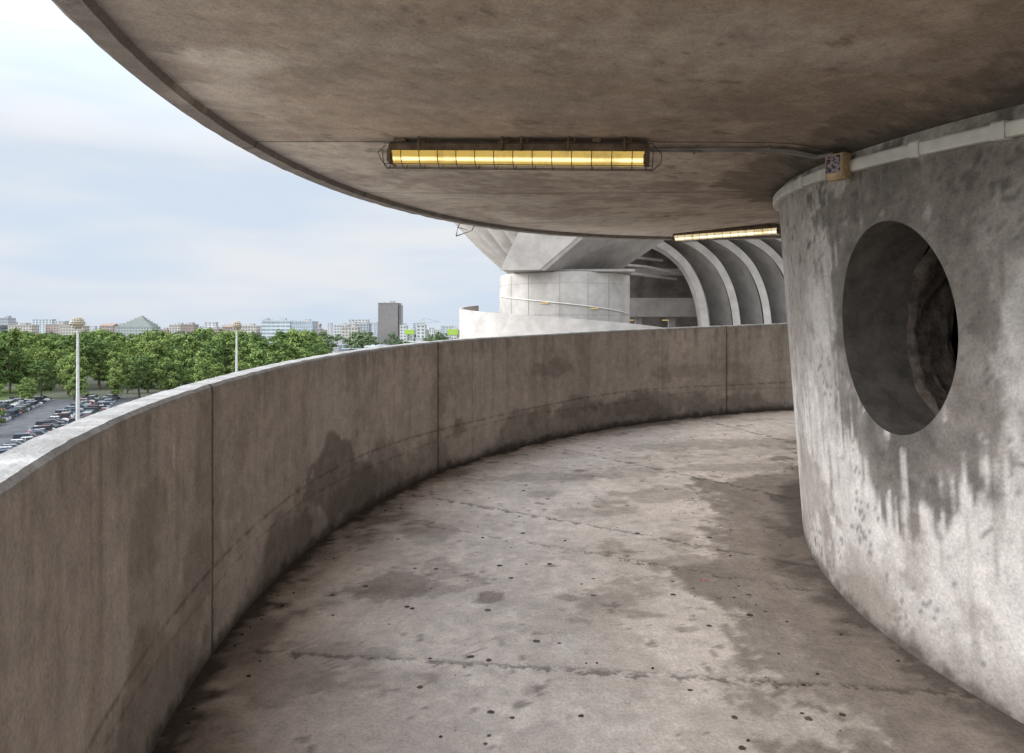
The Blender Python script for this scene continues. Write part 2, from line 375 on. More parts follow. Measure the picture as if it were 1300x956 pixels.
# white cable trunking round the core
M_white=plain('white_plastic',(0.62,0.60,0.55),0.5,0.4,0.16,9)
tr=empty('cable_trunking')
def trp(w,h): 
    return lambda t:[(RC(trunk(t))-.02,trunk(t)-h),(RC(trunk(t))+w,trunk(t)-h),(RC(trunk(t))+w+.006,trunk(t)-h+.008),(RC(trunk(t))+w+.006,trunk(t)+h-.008),(RC(trunk(t))+w,trunk(t)+h),(RC(trunk(t))-.02,trunk(t)+h)]
ts=[60,100,140,176,192.6,205,230]
for i in range(len(ts)-1):
    sweep('run_%d'%i,(ts[i]+.12,ts[i+1]-.12,max(8,int(ts[i+1]-ts[i])*2)),trp(.030,.027),[M_white],tr)
for t in ts[1:-1]+[199]:
    sweep('joint_cover_%d'%int(t),(t-.45,t+.45,4),trp(.036,.033),[M_white],tr)

# junction box with sticker
M_beige=plain('beige_plastic',(0.48,0.34,0.20),0.55,0.4,0.25,20)
M_stick=Mat('sticker_print',0.4,0.4)
M_stick.setcol(M_stick.mix(M_stick.mr(M_stick.vor(M_stick.pos(),70),0.4,0.55),(0.025,0.02,0.03),(0.30,0.22,0.24)))
tb=184.6; zb=.765; rb=RC(zb)+.065
jb=empty('junction_box',(CX+rb*math.cos(R(tb)),CY+rb*math.sin(R(tb)),zb)); jb.rotation_euler=(0,0,R(tb-180+28))
box('case',(0,0,0),(.06,.10,.12),M_beige,jb,0,.006)
box('lid',(-.034,0,0),(.012,.092,.112),M_beige,jb,0,.004)
box('sticker',(-.0415,.004,.008),(.002,.072,.08),M_stick.m,jb)
box('back_plate',(.045,0,0),(.05,.07,.09),M_beige,jb)
wires('screws',[[(-.04,y,z),(-.043,y,z)] for y in(-.038,.038) for z in(-.048,.048)],.004,M_beige,jb)

# conduits on the ceiling
M_cond=plain('galvanised_conduit',(0.22,0.20,0.18),0.5,0.4,0.3,8)
def along(p,q,n=14,dz=.02):
    L=[]
    for i in range(n+1):
        x=p[0]+(q[0]-p[0])*i/n; y=p[1]+(q[1]-p[1])*i/n
        r=math.hypot(x-CX,y-CY); t=math.degrees(math.atan2(y-CY,x-CX))%360
        L.append((x,y,float(ceil_h(t,max(r,3.15)))-dz))
    return L
cd=empty('ceiling_conduit')
jp=jb.location
pa=along((-.30,3.76),(1.50,3.38),16,.018); pa.append((jp.x-.02,jp.y+.02,pa[-1][2]-.02)); pa.append((jp.x-.02,jp.y+.01,jp.z+.05))
wires('pipe_a',[pa],.010,M_cond,cd,8)
wires('pipe_b',[[(p[0],p[1]-.035,p[2]) for p in pa[4:-2]]],.007,M_cond,cd,8)
wires('clips',[[ (p[0],p[1]-.05,p[2]+.012),(p[0],p[1]-.02,p[2]-.012),(p[0],p[1]+.02,p[2]-.012),(p[0],p[1]+.03,p[2]+.012)] for p in pa[2:-3:3]],.005,M_cond,cd)

# ---------------------------------------------------------------- caged fluorescent lamps
M_rust=plain('rusty_steel',(0.16,0.11,0.075),0.8,0.3,0.45,14,det=3)
M_wire=plain('cage_wire',(0.06,0.05,0.045),0.6,0.4,0.3,14)
def glow(name,cm,ce,s,e0):
    m=Mat(name,0.5,0.3); x,y,z=m.sep(m.pos())
    f=m.mr(m.math('ABSOLUTE',m.math('ADD',z,0.093)),0.003,0.013,1,0)
    grime=m.noise(m.comb(m.math('MULTIPLY',x,2.0),y,z),6,3,.7)
    col=m.mix(f,ce,cm); col=m.mix(m.mr(grime,.50,.66,0,.55),col,(.30,.16,.02))
    m.put(m.b.inputs['Base Color'],(.5,.4,.2)); m.put(m.b.inputs['Emission Color'],col); m.put(m.b.inputs['Emission Strength'],m.math('MULTIPLY_ADD',f,s,e0))
    return m.m
M_g1=glow('lamp_diffuser_yellow',(1.0,.88,.45),(.72,.46,.07),1.0,.62); M_g2=glow('lamp_diffuser_warm',(1.0,.93,.70),(.80,.66,.40),1.2,.8)
def lamp(p,q,mg):
    p=Vector(p);q=Vector(q); L=(q-p).length
    o=empty('caged_fluorescent_lamp'); X=(q-p).normalized(); Y=Vector((0,0,1)).cross(X).normalized(); Z=X.cross(Y)
    o.matrix_world=Matrix.Translation((p+q)/2)@Matrix((X,Y,Z)).transposed().to_4x4()
    box('housing',(0,0,-.028),(L*.97,.105,.045),M_rust,o,0,.008)
    n=14;V=[];F=[]
    for x in(-L*.47,L*.47):
        for i in range(n+1):
            a=math.pi*i/n; V.append((x,.046*math.cos(a),-.0515-.064*math.sin(a)))
    for i in range(n): F.append((i,i+1,n+2+i,n+1+i))
    F.append(tuple(range(n+1))); F.append(tuple(range(n+1,2*n+2))[::-1])
    newobj('diffuser',V,F,[mg],o,None,True)
    for s in(-1,1): box('end_cap',(s*L*.478,0,-.075),(.03,.11,.085),M_rust,o,0,.01)
    pol=[]
    for a in (-.15,.3,.5,.7,1.15):
        w=math.pi*a; pol.append([(-L*.5,.068*math.cos(w),-.055-.082*math.sin(w)),(L*.5,.068*math.cos(w),-.055-.082*math.sin(w))])
    nh=int(L/.095)
    for k in range(nh+1):
        x=-L*.5+L*k/nh; pol.append([(x,.068*math.cos(math.pi*i/10),-.055-.082*math.sin(math.pi*i/10)) for i in range(11)])
    for s in(-1,1): pol.append([(s*L*.5,-.03,-.02),(s*L*.53,-.03,-.06),(s*L*.53,.03,-.09),(s*L*.5,.03,-.13)])
    wires('wire_cage',pol,.0024,M_wire,o,5)
    pol=[]
    for x in(-L*.36,-.06,.04,L*.2,L*.4):
        pol.append([(x,-.07,.015),(x,-.062,-.03),(x,-.055,-.055)]); pol.append([(x+.03,-.06,.012),(x+.03,-.055,-.01),(x-.02,-.058,-.012)])
    wires('brackets',pol,.006,M_rust,o,6)
    box('gland',( L*.30,-.03,.005),(.05,.05,.03),M_rust,o,0,.006); box('gland_b',(-L*.44,-.03,.003),(.07,.05,.025),M_rust,o,0,.006)
    return o
lamp((-.665,3.66,1.0),(.705,3.40,.925),M_g1)
lamp((2.05,8.70,1.235),(3.10,7.85,1.215),M_g2)

# ---------------------------------------------------------------- litter and trodden chewing gum
M_lit=plain('litter_dark',(0.07,0.055,0.045),0.9,0.1,0.5,30); M_red=plain('litter_paper',(0.5,0.2,0.17),0.7,0.2,0.5,80)
M_gum=plain('trodden_gum',(0.12,0.10,0.085),0.9,0.1,0.5,9)
V=[];F=[];mi=[]
def chip(x,y,s,h,mid,k=0,asp=.7):
    t=math.degrees(math.atan2(y-CY,x-CX))%360; z=float(floor(t))+.001; b=len(V); k=k or random.randint(5,7)
    for lv in (0,1):
        for i in range(k):
            a=2*math.pi*i/k+random.uniform(-.15,.15); q=s*random.uniform(.7,1.1)*(1-.25*lv); V.append((x+q*math.cos(a),y+q*asp*math.sin(a),z+lv*h*random.uniform(.8,1.1)))
    for i in range(k): F.append((b+i,b+(i+1)%k,b+k+(i+1)%k,b+k+i)); mi.append(mid)
    F.append(tuple(b+k+i for i in range(k))); mi.append(mid)
for i in range(210):
    t=random.uniform(95,215); rr=random.choice([random.uniform(3.2,6.05),random.uniform(5.85,6.07),random.uniform(3.05,3.9)])
    chip(CX+rr*math.cos(R(t)),CY+rr*math.sin(R(t)),random.uniform(.003,.011),random.uniform(.002,.006),0)
for i in range(170):
    t=random.uniform(95,212); rr=random.uniform(3.4,6.0)
    chip(CX+rr*math.cos(R(t)),CY+rr*math.sin(R(t)),random.uniform(.007,.02),.0012,2,12,random.uniform(.75,1.2))
for i in range(4): chip(1.055+random.uniform(-.025,.025),3.81+random.uniform(-.012,.012),.012,.005,1)
newobj('floor_litter',V,F,[M_lit,M_red,M_gum],None,mi)

# ---------------------------------------------------------------- stadium beyond
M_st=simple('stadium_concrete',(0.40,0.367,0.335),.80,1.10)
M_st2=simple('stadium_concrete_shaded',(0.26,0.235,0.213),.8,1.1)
M_dk=simple('recess_shadow_tone',(0.09,0.08,0.073),.7,1.3)  # shadow inside the recess painted as a dark wall colour
stad=empty('football_stadium',(0,0,0))
SX,SY=3.6,47.0
sweep('stair_tower',(0,360,120),lambda t:[(.01,GZ),(4.45,GZ),(4.45,3.56),(4.39,3.62),(.01,3.62)],[M_st],stad,SX,SY,True,False,6,True)
sweep('tower_ramp_parapet',(150,330,160),lambda t:[(7.0,-1.6+(250-t)*.0125),(7.0,1.28+(200-t)*.0095),(7.2,1.28+(200-t)*.0095),(7.2,-1.6+(250-t)*.0125)],[M_st],stad,SX,SY)
sweep('tower_ramp_parapet_lower',(150,330,160),lambda t:[(4.5,-4.2+(250-t)*.0125),(4.5,-4.0+(250-t)*.0125),(7.0,-4.0+(250-t)*.0125),(7.0,-2.6),(7.2,-2.6),(7.2,-4.2+(250-t)*.0125)],[M_st],stad,SX,SY)
def flute(t):
    w=.26*abs(math.sin(R(t)*16)); out=[]
    for i in range(13):
        k=i/12; out.append((3.9+8.1*(k**0.80)+w,3.55+8.3*k))
    for i in range(12,-1,-1):
        k=i/12; out.append((3.2+7.1*(k**.80),3.9+8.3*k))
    return out
sweep('fluted_flare',(95,262,520),flute,[M_st],stad,SX+1.0,SY+2.0)
wires('tower_conduit',[[ (SX+4.50*math.cos(R(t)),SY+4.50*math.sin(R(t)),2.25-(t-190)*.0085) for t in range(190,340,4)]],.03,M_white,stad)
M_sl=Mat('small_lamp_glow'); M_sl.put(M_sl.b.inputs['Base Color'],(.3,.2,.08)); M_sl.put(M_sl.b.inputs['Emission Color'],(1,.7,.25)); M_sl.put(M_sl.b.inputs['Emission Strength'],.4)
for t in (250,290):
    zz=2.15-(t-190)*.0085; box('tower_lamp',(SX+4.54*math.cos(R(t)),SY+4.54*math.sin(R(t)),zz),(.07,.5,.07),M_sl.m,stad,R(t),.02)
for z in (2.9,.9,-.9,-3): 
    sweep('pour_joint_%d'%int(z*10),(150,345,90),lambda t:[(4.44,z-.012),(4.456,z-.012),(4.456,z+.012),(4.44,z+.012)],[M_st2],stad,SX,SY)
for t in (215,235,262,285,305): box('vertical_joint',(SX+4.452*math.cos(R(t)),SY+4.452*math.sin(R(t)),0),(.02,.025,7),M_st2,stad,R(t))
def hexa(name,a,b,mat):
    V=list(a)+list(b); n=len(a); F=[tuple(range(n))[::-1],tuple(range(n,2*n))]+[(i,(i+1)%n,n+(i+1)%n,n+i) for i in range(n)]
    o=newobj(name,V,F,[mat],stad); fixn(o); return o
hexa('raking_beam',[(-.75,42,3.62),(1.1,42,7.4),(6.1,42,7.4),(1.7,42,3.66)],[(5.2,47.5,3.62),(7,47.5,8.2),(13.2,47.5,8.2),(6.9,47.5,4.0)],M_st)
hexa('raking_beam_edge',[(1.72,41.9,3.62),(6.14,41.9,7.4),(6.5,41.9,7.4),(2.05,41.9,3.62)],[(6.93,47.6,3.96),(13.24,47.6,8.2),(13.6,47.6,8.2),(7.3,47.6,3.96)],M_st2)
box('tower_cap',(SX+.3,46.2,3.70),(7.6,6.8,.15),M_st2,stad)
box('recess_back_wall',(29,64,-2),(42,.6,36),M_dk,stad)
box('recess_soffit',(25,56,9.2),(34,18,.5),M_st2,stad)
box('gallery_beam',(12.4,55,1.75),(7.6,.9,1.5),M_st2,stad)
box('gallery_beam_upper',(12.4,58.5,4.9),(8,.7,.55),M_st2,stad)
box('gallery_floor',(16,56,-.35),(22,9,.5),M_st,stad)
for x in(10.2,12.9): box('gallery_post',(x,55.2,.55),(.5,.5,1.3),M_st2,stad)
wires('service_pipes',[[(8.3,52,4.9),(10.2,52,4.75),(12.6,52,4.3)],[(8.5,53,4.4),(12.8,53,3.9)],[(8.6,52.5,5.6),(11.6,52.5,5.3)]],.11,M_st2,stad,8)
for x in (9.4,12.2): box('gallery_lamp',(x,54.3,.72),(.5,.08,.08),M_sl.m,stad)
base=[(7.6,7.15),(9.2,6.85),(10.6,6.35),(11.8,5.65),(12.8,4.7),(13.5,3.5),(13.95,2.2),(14.2,.8),(14.3,-1),(14.3,-6)]
def smooth(pts,n=5):
    out=[]
    for i in range(len(pts)-1):
        p0=pts[max(i-1,0)];p1=pts[i];p2=pts[i+1];p3=pts[min(i+2,len(pts)-1)]
        for k in range(n):
            t=k/n; out.append(tuple(.5*((2*p1[j])+(-p0[j]+p2[j])*t+(2*p0[j]-5*p1[j]+4*p2[j]-p3[j])*t*t+(-p0[j]+3*p1[j]-3*p2[j]+p3[j])*t**3) for j in(0,1)))
    out.append(pts[-1]); return out
curve=smooth(base)
def rib(dx,dz,y0,y1,thick,mat,name,sh1=1.2):
    V=[];F=[];n=len(curve)
    for yy,sh in((y0,0),(y1,sh1)):
        for i,(x,z) in enumerate(curve):
            a=curve[max(i-1,0)];b=curve[min(i+1,n-1)]; d=Vector((b[0]-a[0],b[1]-a[1])).normalized(); nx,nz=-d.y,d.x
            for s in(0,thick): V.append((x+dx+nx*s+sh,yy,z+dz+nz*s))
    m=2*n
    for i in range(n-1):
        a=2*i
        F+= [(a,a+2,a+3,a+1),(m+a,m+a+1,m+a+3,m+a+2),(a,m+a,m+a+2,a+2),(a+1,a+3,m+a+3,m+a+1)]
    F+=[(0,1,m+1,m),(m-2,2*m-2,2*m-1,m-1)]
    o=newobj(name,V,F,[mat],stad); fixn(o)
def web(dx,dz,yf,yb,w,name):
    V=[];F=[];n=len(curve);K=10
    for j in range(K+1):
        s=j/K; dep=yf+(yb-yf)*(math.sin(math.pi*s**.6)**.9 if 0<s<1 else 0)
        for i,(x,z) in enumerate(curve): V.append((x+dx+w*s,dep,z+dz+.12*s))
    for j in range(K):
        for i in range(n-1): a=j*n+i; F.append((a,a+1,a+n+1,a+n))
    newobj(name,V,F,[M_st],stad,None,True)
for i in range(6):
    rib(i*2.45-.1,i*.12,51.0+i*.3,52.4+i*.3,.55,M_st,'curved_rib',.5)
    web(i*2.45+.30,i*.12+.1,52.0+i*.3,55.2+i*.3,2.2,'vault_shell')
wires('roof_bracket',[[(-3.6,44,6.0),(-2.6,44,6.35),(-3.5,44,6.55),(-3.6,44,6.0)],[(-3.5,44,6.55),(-3.2,44,7.2)],[(-2.6,44,6.35),(-2.3,44,6.9)]],.04,M_wire,stad)

# ---------------------------------------------------------------- ground
def mat_ground():
    m=Mat('ground_mix',diffuse=True); n=m.noise(m.pos(),0.012,3,.6); n2=m.noise(m.pos(),0.3,2,.7)
    c=m.mix(m.mr(n,.42,.55),(0.07,0.10,0.035),(0.13,0.125,0.10)); c=m.mix(m.mr(n2,.3,.7,0,.4),c,(0.07,0.09,0.035))
    m.setcol(c); return m.m
def sheet(name,pts,z,mat): return newobj(name,[(x,y,z) for x,y in pts],[tuple(range(len(pts)))],[mat])
S=24000; sheet('ground',[(-S,-S),(S,-S),(S,S),(-S,S)],GZ,mat_ground())
M_as=plain('asphalt',(0.10,0.10,0.102),0.9,0.2,0.25,0.4,det=3); M_as2=plain('road_asphalt',(0.17,0.165,0.16),0.9,0.2,0.2,0.3,det=3)
M_line=plain('road_paint',(0.7,0.7,0.68),0.8,0.2,0.1,2); M_kerb=plain('kerb_stone',(0.4,0.39,0.37),0.9,0.2,0.1,1)
sheet('plaza_bounce_sheet',[(-58,-120),(200,-120),(200,120),(-58,120)],GZ+.004,plain('plaza_bounce_pale',(0.40,0.375,0.345),.9,.2,.1,.2))  # unseen pale plaza ground, added to bounce light onto the ramp ceiling
dv=Vector((-31,67)).normalized(); nv=Vector((dv.y,-dv.x))
def LP(o,a,b): return (o[0]+dv.x*a+nv.x*b,o[1]+dv.y*a+nv.y*b)
O=(-84,112)
sheet('parking_lot',[LP(O,-40,-110),LP(O,95,-110),LP(O,95,24),LP(O,-40,24)],GZ+.008,M_as)
sheet('access_road',[LP(O,-40,27),LP(O,240,27),LP(O,240,37),LP(O,-40,37)],GZ+.012,M_as2)
for k,bb in enumerate((24.0,26.7,37)):
    p=[LP(O,-40,bb),LP(O,140,bb),LP(O,140,bb+.3),LP(O,-40,bb+.3)]
    V=[(x,y,GZ) for x,y in p]+[(x,y,GZ+.13) for x,y in p]
    newobj('kerb',V,[(4,5,6,7),(0,1,5,4),(1,2,6,5),(2,3,7,6),(3,0,4,7)],[M_kerb])
V=[];F=[]
def stripe(p0,p1,p2,p3):
    b=len(V); [V.append((x,y,GZ+.016)) for x,y in(p0,p1,p2,p3)]; F.append((b,b+1,b+2,b+3))
for a in range(-40,140,8): stripe(LP(O,a,31.9),LP(O,a+4,31.9),LP(O,a+4,32.1),LP(O,a,32.1))
rows=[19,7.5,2.3,-9.5,-14.7,-27,-32.2,-44.5,-50]
for bb in rows:
    for k in range(52): a=-38+k*2.6; stripe(LP(O,a,bb-2.4),LP(O,a+.12,bb-2.4),LP(O,a+.12,bb+2.4),LP(O,a,bb+2.4))
newobj('road_markings',V,F,[M_line])

# ---------------------------------------------------------------- cars
def car_paint():
    m=Mat('car_paint',0.3,0.5); k=m.n('ShaderNodeObjectInfo'); r=m.n('ShaderNodeValToRGB'); r.color_ramp.interpolation='CONSTANT'
    m.nt.links.new(k.outputs['Random'],r.inputs[0]); cols=[(.45,.45,.45),(.03,.03,.035),(.2,.21,.22),(.6,.6,.59),(.04,.06,.11),(.10,.10,.11),(.3,.31,.33),(.16,.03,.03),(.02,.02,.022)]
    e=r.color_ramp.elements; e[0].color=cols[0]+(1,); e[1].position=1/9; e[1].color=cols[1]+(1,)
    for i in range(2,9): q=e.new(i/9); q.color=cols[i]+(1,)
    m.nt.links.new(r.outputs[0],m.b.inputs['Base Color']); return m.m
M_cp=car_paint(); M_gl=plain('car_glass',(0.02,0.025,0.03),0.1,0.6,0.1); M_ty=plain('tyre_rubber',(0.02,0.02,0.02),0.9,0.2,0.1)
def carmesh(van=False):
    V=[];F=[];mi=[]
    st=[(-2.15,.70,.42,.70),(-2.05,.82,.30,.88),(-1.5,.88,.25,.95),(0,.9,.22,.95),(1.0,.88,.25,.92),(1.8,.82,.28,.80),(2.12,.68,.36,.62)]
    for x,w,a,b in st: V+=[(x,-w,a),(x,-w*1.0,(a+b)/2),(x,-w*.93,b),(x,w*.93,b),(x,w,(a+b)/2),(x,w,a)]
    for i in range(len(st)-1):
        for j in range(6): a=i*6+j;b=i*6+(j+1)%6; F.append((a,b,b+6,a+6)); mi.append(0)
    F.append((0,1,2,3,4,5)); mi.append(0); F.append(tuple(36+k for k in range(6))); mi.append(0)
    b=len(V); zr=1.75 if van else 1.45; xb=-2.0 if van else -1.85; xr=-1.8 if van else -1.25
    V+=[(xb,-.8,.93),(1.05,-.8,.91),(.35,-.66,zr-.04),(xr,-.66,zr),(xb,.8,.93),(1.05,.8,.91),(.35,.66,zr-.04),(xr,.66,zr)]
    F+=[(b,b+1,b+2,b+3),(b+4,b+7,b+6,b+5),(b+1,b+5,b+6,b+2),(b,b+3,b+7,b+4),(b+3,b+2,b+6,b+7)]; mi+=[1,1,1,1,0]
    for x in(-.4,):
        for s in(-1,1):
            c=len(V); V+=[(x-.05,s*.815,.93),(x+.05,s*.815,.93),(x+.05,s*.675,zr-.03),(x-.05,s*.675,zr-.03)]; F.append((c,c+1,c+2,c+3)); mi.append(0)
    for x in(-1.35,1.35):
        for s in(-1,1):
            c=len(V)
            for y in(s*.70,s*.92):
                for k in range(12): a=2*math.pi*k/12; V.append((x+.33*math.cos(a),y,.33+.33*math.sin(a)))
            for k in range(12): F.append((c+k,c+(k+1)%12,c+12+(k+1)%12,c+12+k)); mi.append(2)
            F.append(tuple(c+12+k for k in range(12))); mi.append(2)
    o=newobj('parked_car',V,F,[M_cp,M_gl,M_ty],None,mi); fixn(o); return o
proto=carmesh(); me1=proto.data; bpy.data.objects.remove(proto); proto=carmesh(True); me2=proto.data; bpy.data.objects.remove(proto)
rng=random.Random(3)
for bb in rows:
    for k in range(50):
        a=-36.7+k*2.6
        x,y=LP(O,a,bb)
        if y<85 or not(-.80<x/y<-.52): continue
        if rng.random()<.10: continue
        o=bpy.data.objects.new('parked_car',me2 if rng.random()<.2 else me1); o.location=(x,y,GZ+.008)
        o.rotation_euler=(0,0,math.atan2(nv.y,nv.x)+(math.pi if rng.random()<.5 else 0)+rng.uniform(-.04,.04)); scene.collection.objects.link(o)
for a in (-20,5,30,48,75): 
    x,y=LP(O,a,30 if a%2 else 34); o=bpy.data.objects.new('parked_car',me1); o.location=(x,y,GZ+.012); o.rotation_euler=(0,0,math.atan2(dv.y,dv.x)); scene.collection.objects.link(o)

# ---------------------------------------------------------------- mast lamps
M_pole=plain('painted_steel_pole',(0.50,0.49,0.47),0.5,0.4,0.08,2); M_globe=plain('lamp_globe',(0.40,0.345,0.26),0.5,0.4,0.25,8)
def mast(x,y,ztop):
    o=empty('street_lamp',(x,y,GZ)); H=ztop-GZ
    V=[];F=[];n=14
    for z,r in((0,.30),(H*.5,.22),(H-1.0,.14)):
        for i in range(n): a=2*math.pi*i/n; V.append((r*math.cos(a),r*math.sin(a),z))
    for j in range(2):
        for i in range(n): F.append((j*n+i,j*n+(i+1)%n,(j+1)*n+(i+1)%n,(j+1)*n+i))
    newobj('pole',V,F,[M_pole],o,None,True)
    bm=bmesh.new(); bmesh.ops.create_uvsphere(bm,u_segments=20,v_segments=12,radius=.72); bmesh.ops.translate(bm,vec=(0,0,H),verts=bm.verts)
    for j in range(6):
        la=R(-62+25*j); cnt=max(4,int(15*math.cos(la)))
        for k in range(cnt):
            a=2*math.pi*(k+.5*(j%2))/cnt; mt=Matrix.Translation((.80*math.cos(la)*math.cos(a),.80*math.cos(la)*math.sin(a),H+.80*math.sin(la)))
            bmesh.ops.create_icosphere(bm,subdivisions=1,radius=.15,matrix=mt)
    me=bpy.data.meshes.new('globe'); bm.to_mesh(me); bm.free(); me.materials.append(M_globe)
    g=bpy.data.objects.new('globe',me); g.parent=o; scene.collection.objects.link(g)
    wires('ring',[[(1.0*math.cos(2*math.pi*i/28),1.0*math.sin(2*math.pi*i/28),H-.05) for i in range(29)],[(-1.0,0,H-.05),(1.0,0,H-.05)],[(0,-1,H-.05),(0,1,H-.05)]],.06,M_globe,o)
    box('base_plate',(0,0,.1),(.9,.9,.2),M_kerb,o,0,.02)
mast(-60.4,95,.85); mast(-50.4,125,.65)

# ---------------------------------------------------------------- trees
def leafmat(name,a,b,c3):
    m=Mat(name,diffuse=True); k=m.n('ShaderNodeObjectInfo')
    n=m.noise(m.pos(),0.6,1,.7)
    c=m.mix(m.mr(n,.38,.62),a,b); c=m.mix(m.math('MULTIPLY',k.outputs['Random'],.85),c,c3)
    m.setcol(c)
    return m.m
M_leaf=leafmat('leaf_green',(0.09,0.14,0.04),(0.23,0.30,0.10),(0.19,0.24,0.075))
M_leaf2=leafmat('leaf_deep_green',(0.06,0.10,0.033),(0.15,0.20,0.07),(0.11,0.155,0.055))
M_leafd=leafmat('leaf_far_hazed',(0.12,0.16,0.08),(0.18,0.225,0.125),(0.12,0.155,0.095))  # distance haze mixed into the far leaf colour
M_bark=plain('bark',(0.14,0.11,0.085),0.95,0.1,0.3,3)
def treemesh(seed,leaf,nc=34,nl=95,H=15,ls=.36,W=4.8,low=-.85):
    g=random.Random(seed); V=[];F=[];mi=[]
    def limb(p,q,r0,r1,n=6):
        b=len(V); d=(q-p).normalized(); a=d.cross(Vector((.3,1,.2))).normalized(); c=d.cross(a)
        for pp,r in((p,r0),(q,r1)):
            for i in range(n): w=2*math.pi*i/n; V.append(pp+a*r*math.cos(w)+c*r*math.sin(w))
        for i in range(n): F.append((b+i,b+(i+1)%n,b+n+(i+1)%n,b+n+i)); mi.append(0)
    fork=Vector((g.uniform(-.4,.4),g.uniform(-.4,.4),H*.26)); limb(Vector((0,0,0)),fork,.34,.24,8)
    cl=[]
    for i in range(nc):
        a=g.uniform(0,2*math.pi); el=g.uniform(low,1.0); rr=g.uniform(.35,1.0)
        w=W*math.sqrt(max(0.05,1-el*el*.85))*rr*g.uniform(.8,1.15)
        cl.append((Vector((w*math.cos(a),w*math.sin(a),H*.56+H*.38*el*g.uniform(.8,1.08))),g.uniform(.8,2.0)))
    for c,r in cl[:11]:
        mid=fork.lerp(c,.55)+Vector((0,0,-.4)); limb(fork,mid,.15,.09,5); limb(mid,c,.09,.03,4)
    for c,r in cl:
        for k in range(nl):
            u=Vector((g.gauss(0,1),g.gauss(0,1),g.gauss(0,1))).normalized()*r*(g.random()**.45); u.z*=.75
            p=c+u; n=(u.normalized()+Vector((g.uniform(-.8,.8),g.uniform(-.8,.8),g.uniform(-.3,1.0)))).normalized()
            a=n.cross(Vector((g.random(),g.random(),g.random()+.1))).normalized(); b2=n.cross(a); s=ls*g.uniform(.6,1.3)
            b=len(V); V.extend([p-a*s,p+b2*s*.6,p+a*s,p-b2*s*.6]); F.append((b,b+1,b+2,b+3)); mi.append(1)
    o=newobj('tree',V,F,[M_bark,leaf],None,mi); me=o.data; bpy.data.objects.remove(o); return me
TM=[treemesh(s,M_leaf2 if s in(1,4) else M_leaf,34+2*s,90,14+s*.5,.36,(4.6,6.2,3.6,5.4,5.0,7.0,3.2)[s]) for s in range(7)]
TF=[treemesh(20+s,M_leafd,20,45,14,.62,5.5) for s in range(3)]
g=random.Random(11)
def place(name,me,x,y,s,parent=None):
    o=bpy.data.objects.new(name,me); o.location=(x,y,GZ); o.rotation_euler=(0,0,g.uniform(0,6.28)); o.scale=(s*g.uniform(.85,1.25),s*g.uniform(.85,1.25),s); scene.collection.objects.link(o)
    if parent: o.parent=parent
for i in range(30):
    y=203+g.uniform(-14,16)+(i%2)*9; x=-y*.80+i*(y*.80-y*.30)/29+g.uniform(-3,3)
    place('plane_tree',g.choice(TM),x,y,g.uniform(.58,1.08))
for (x,y) in ((-97,128),(-141,184),(-133,188),(-118,186),(-128,180),(-110,190)): place('plane_tree',g.choice(TM),x,y,g.uniform(.4,.6))
mass=empty('distant_trees')
for i in range(220):
    y=g.uniform(226,420); x=y*g.uniform(-.82,-.27); place('tree',g.choice(TM),x,y,g.uniform(.6,1.3),mass)
for i in range(330):
    y=g.uniform(420,1000); x=y*g.uniform(-.82,-.20 if y<800 else -.05); place('tree_far',g.choice(TF),x,y,g.uniform(.7,1.3),mass)
for i in range(100):
    y=g.uniform(330,800); x=y*g.uniform(-.30,-.02); place('tree_far',g.choice(TF),x,y,g.uniform(.5,.85),mass)

# ---------------------------------------------------------------- buildings
M_win=plain('window_glass',(0.16,0.18,0.21),0.3,0.5,0.2,.2); M_roof=plain('roof_grey',(0.32,0.31,0.30),0.9,0.2,0.15,.1)
mcache={}
def wallmat(c):
    if c not in mcache: mcache[c]=plain('facade_%d'%len(mcache),c,0.85,0.2,0.06,.05)
    return mcache[c]
def building(name,x0,x1,zt,y,col,dep=14,fl=3.2,bay=3.4,ww=.55,wh=.5,roof='flat',winmat=None):
    o=empty(name,((x0+x1)/2,y,GZ)); w=x1-x0; h=zt-GZ; wm=wallmat(tuple(round(k*.86,3) for k in col))
    box('walls',(0,dep/2,h/2),(w,dep,h),wm,o)
    V=[];F=[]
    nf=max(1,int(h/fl)); nb=max(1,int(w/bay)); fh=h/nf; bw=w/nb
    for i in range(nf):
        for j in range(nb):
            cx=-w/2+bw*(j+.5); cz=fh*(i+.5); a=bw*ww/2; b=fh*wh/2; k=len(V)
            V+=[(cx-a,-.06,cz-b),(cx+a,-.06,cz-b),(cx+a,-.06,cz+b),(cx-a,-.06,cz+b)]; F.append((k,k+1,k+2,k+3))
        nd=max(1,int(dep/bay))
        for j in range(nd):
            cy=dep*(j+.5)/nd; a=dep/nd*ww/2; cz=fh*(i+.5); b=fh*wh/2
            sx=(w/2+.06) if (x0+x1)<0 else -(w/2+.06)
            k=len(V); V+=[(sx,cy-a,cz-b),(sx,cy+a,cz-b),(sx,cy+a,cz+b),(sx,cy-a,cz+b)]; F.append((k,k+1,k+2,k+3))
    newobj('windows',V,F,[winmat or M_win],o)
    box('parapet',(0,dep/2,h+.3),(w+.5,dep+.5,.6),wm,o)
    if roof=='flat':
        box('lift_house',(w*.15,dep/2,h+1.9),(min(6,w*.3),5,2.6),M_roof,o)
        box('vent',(-w*.25,dep/2,h+1.2),(1.6,1.6,1.2),M_roof,o)
    elif roof=='gable':
        k=w/2+.6; V=[(-k,-.6,h+.6),(k,-.6,h+.6),(k,dep+.6,h+.6),(-k,dep+.6,h+.6),(-k,dep/2,h+3),(k,dep/2,h+3)]
        newobj('roof',V,[(0,1,5,4),(2,3,4,5),(0,4,3),(1,2,5)],[wallmat((.30,.21,.17))],o)
    return o
B=building; Y=867.0
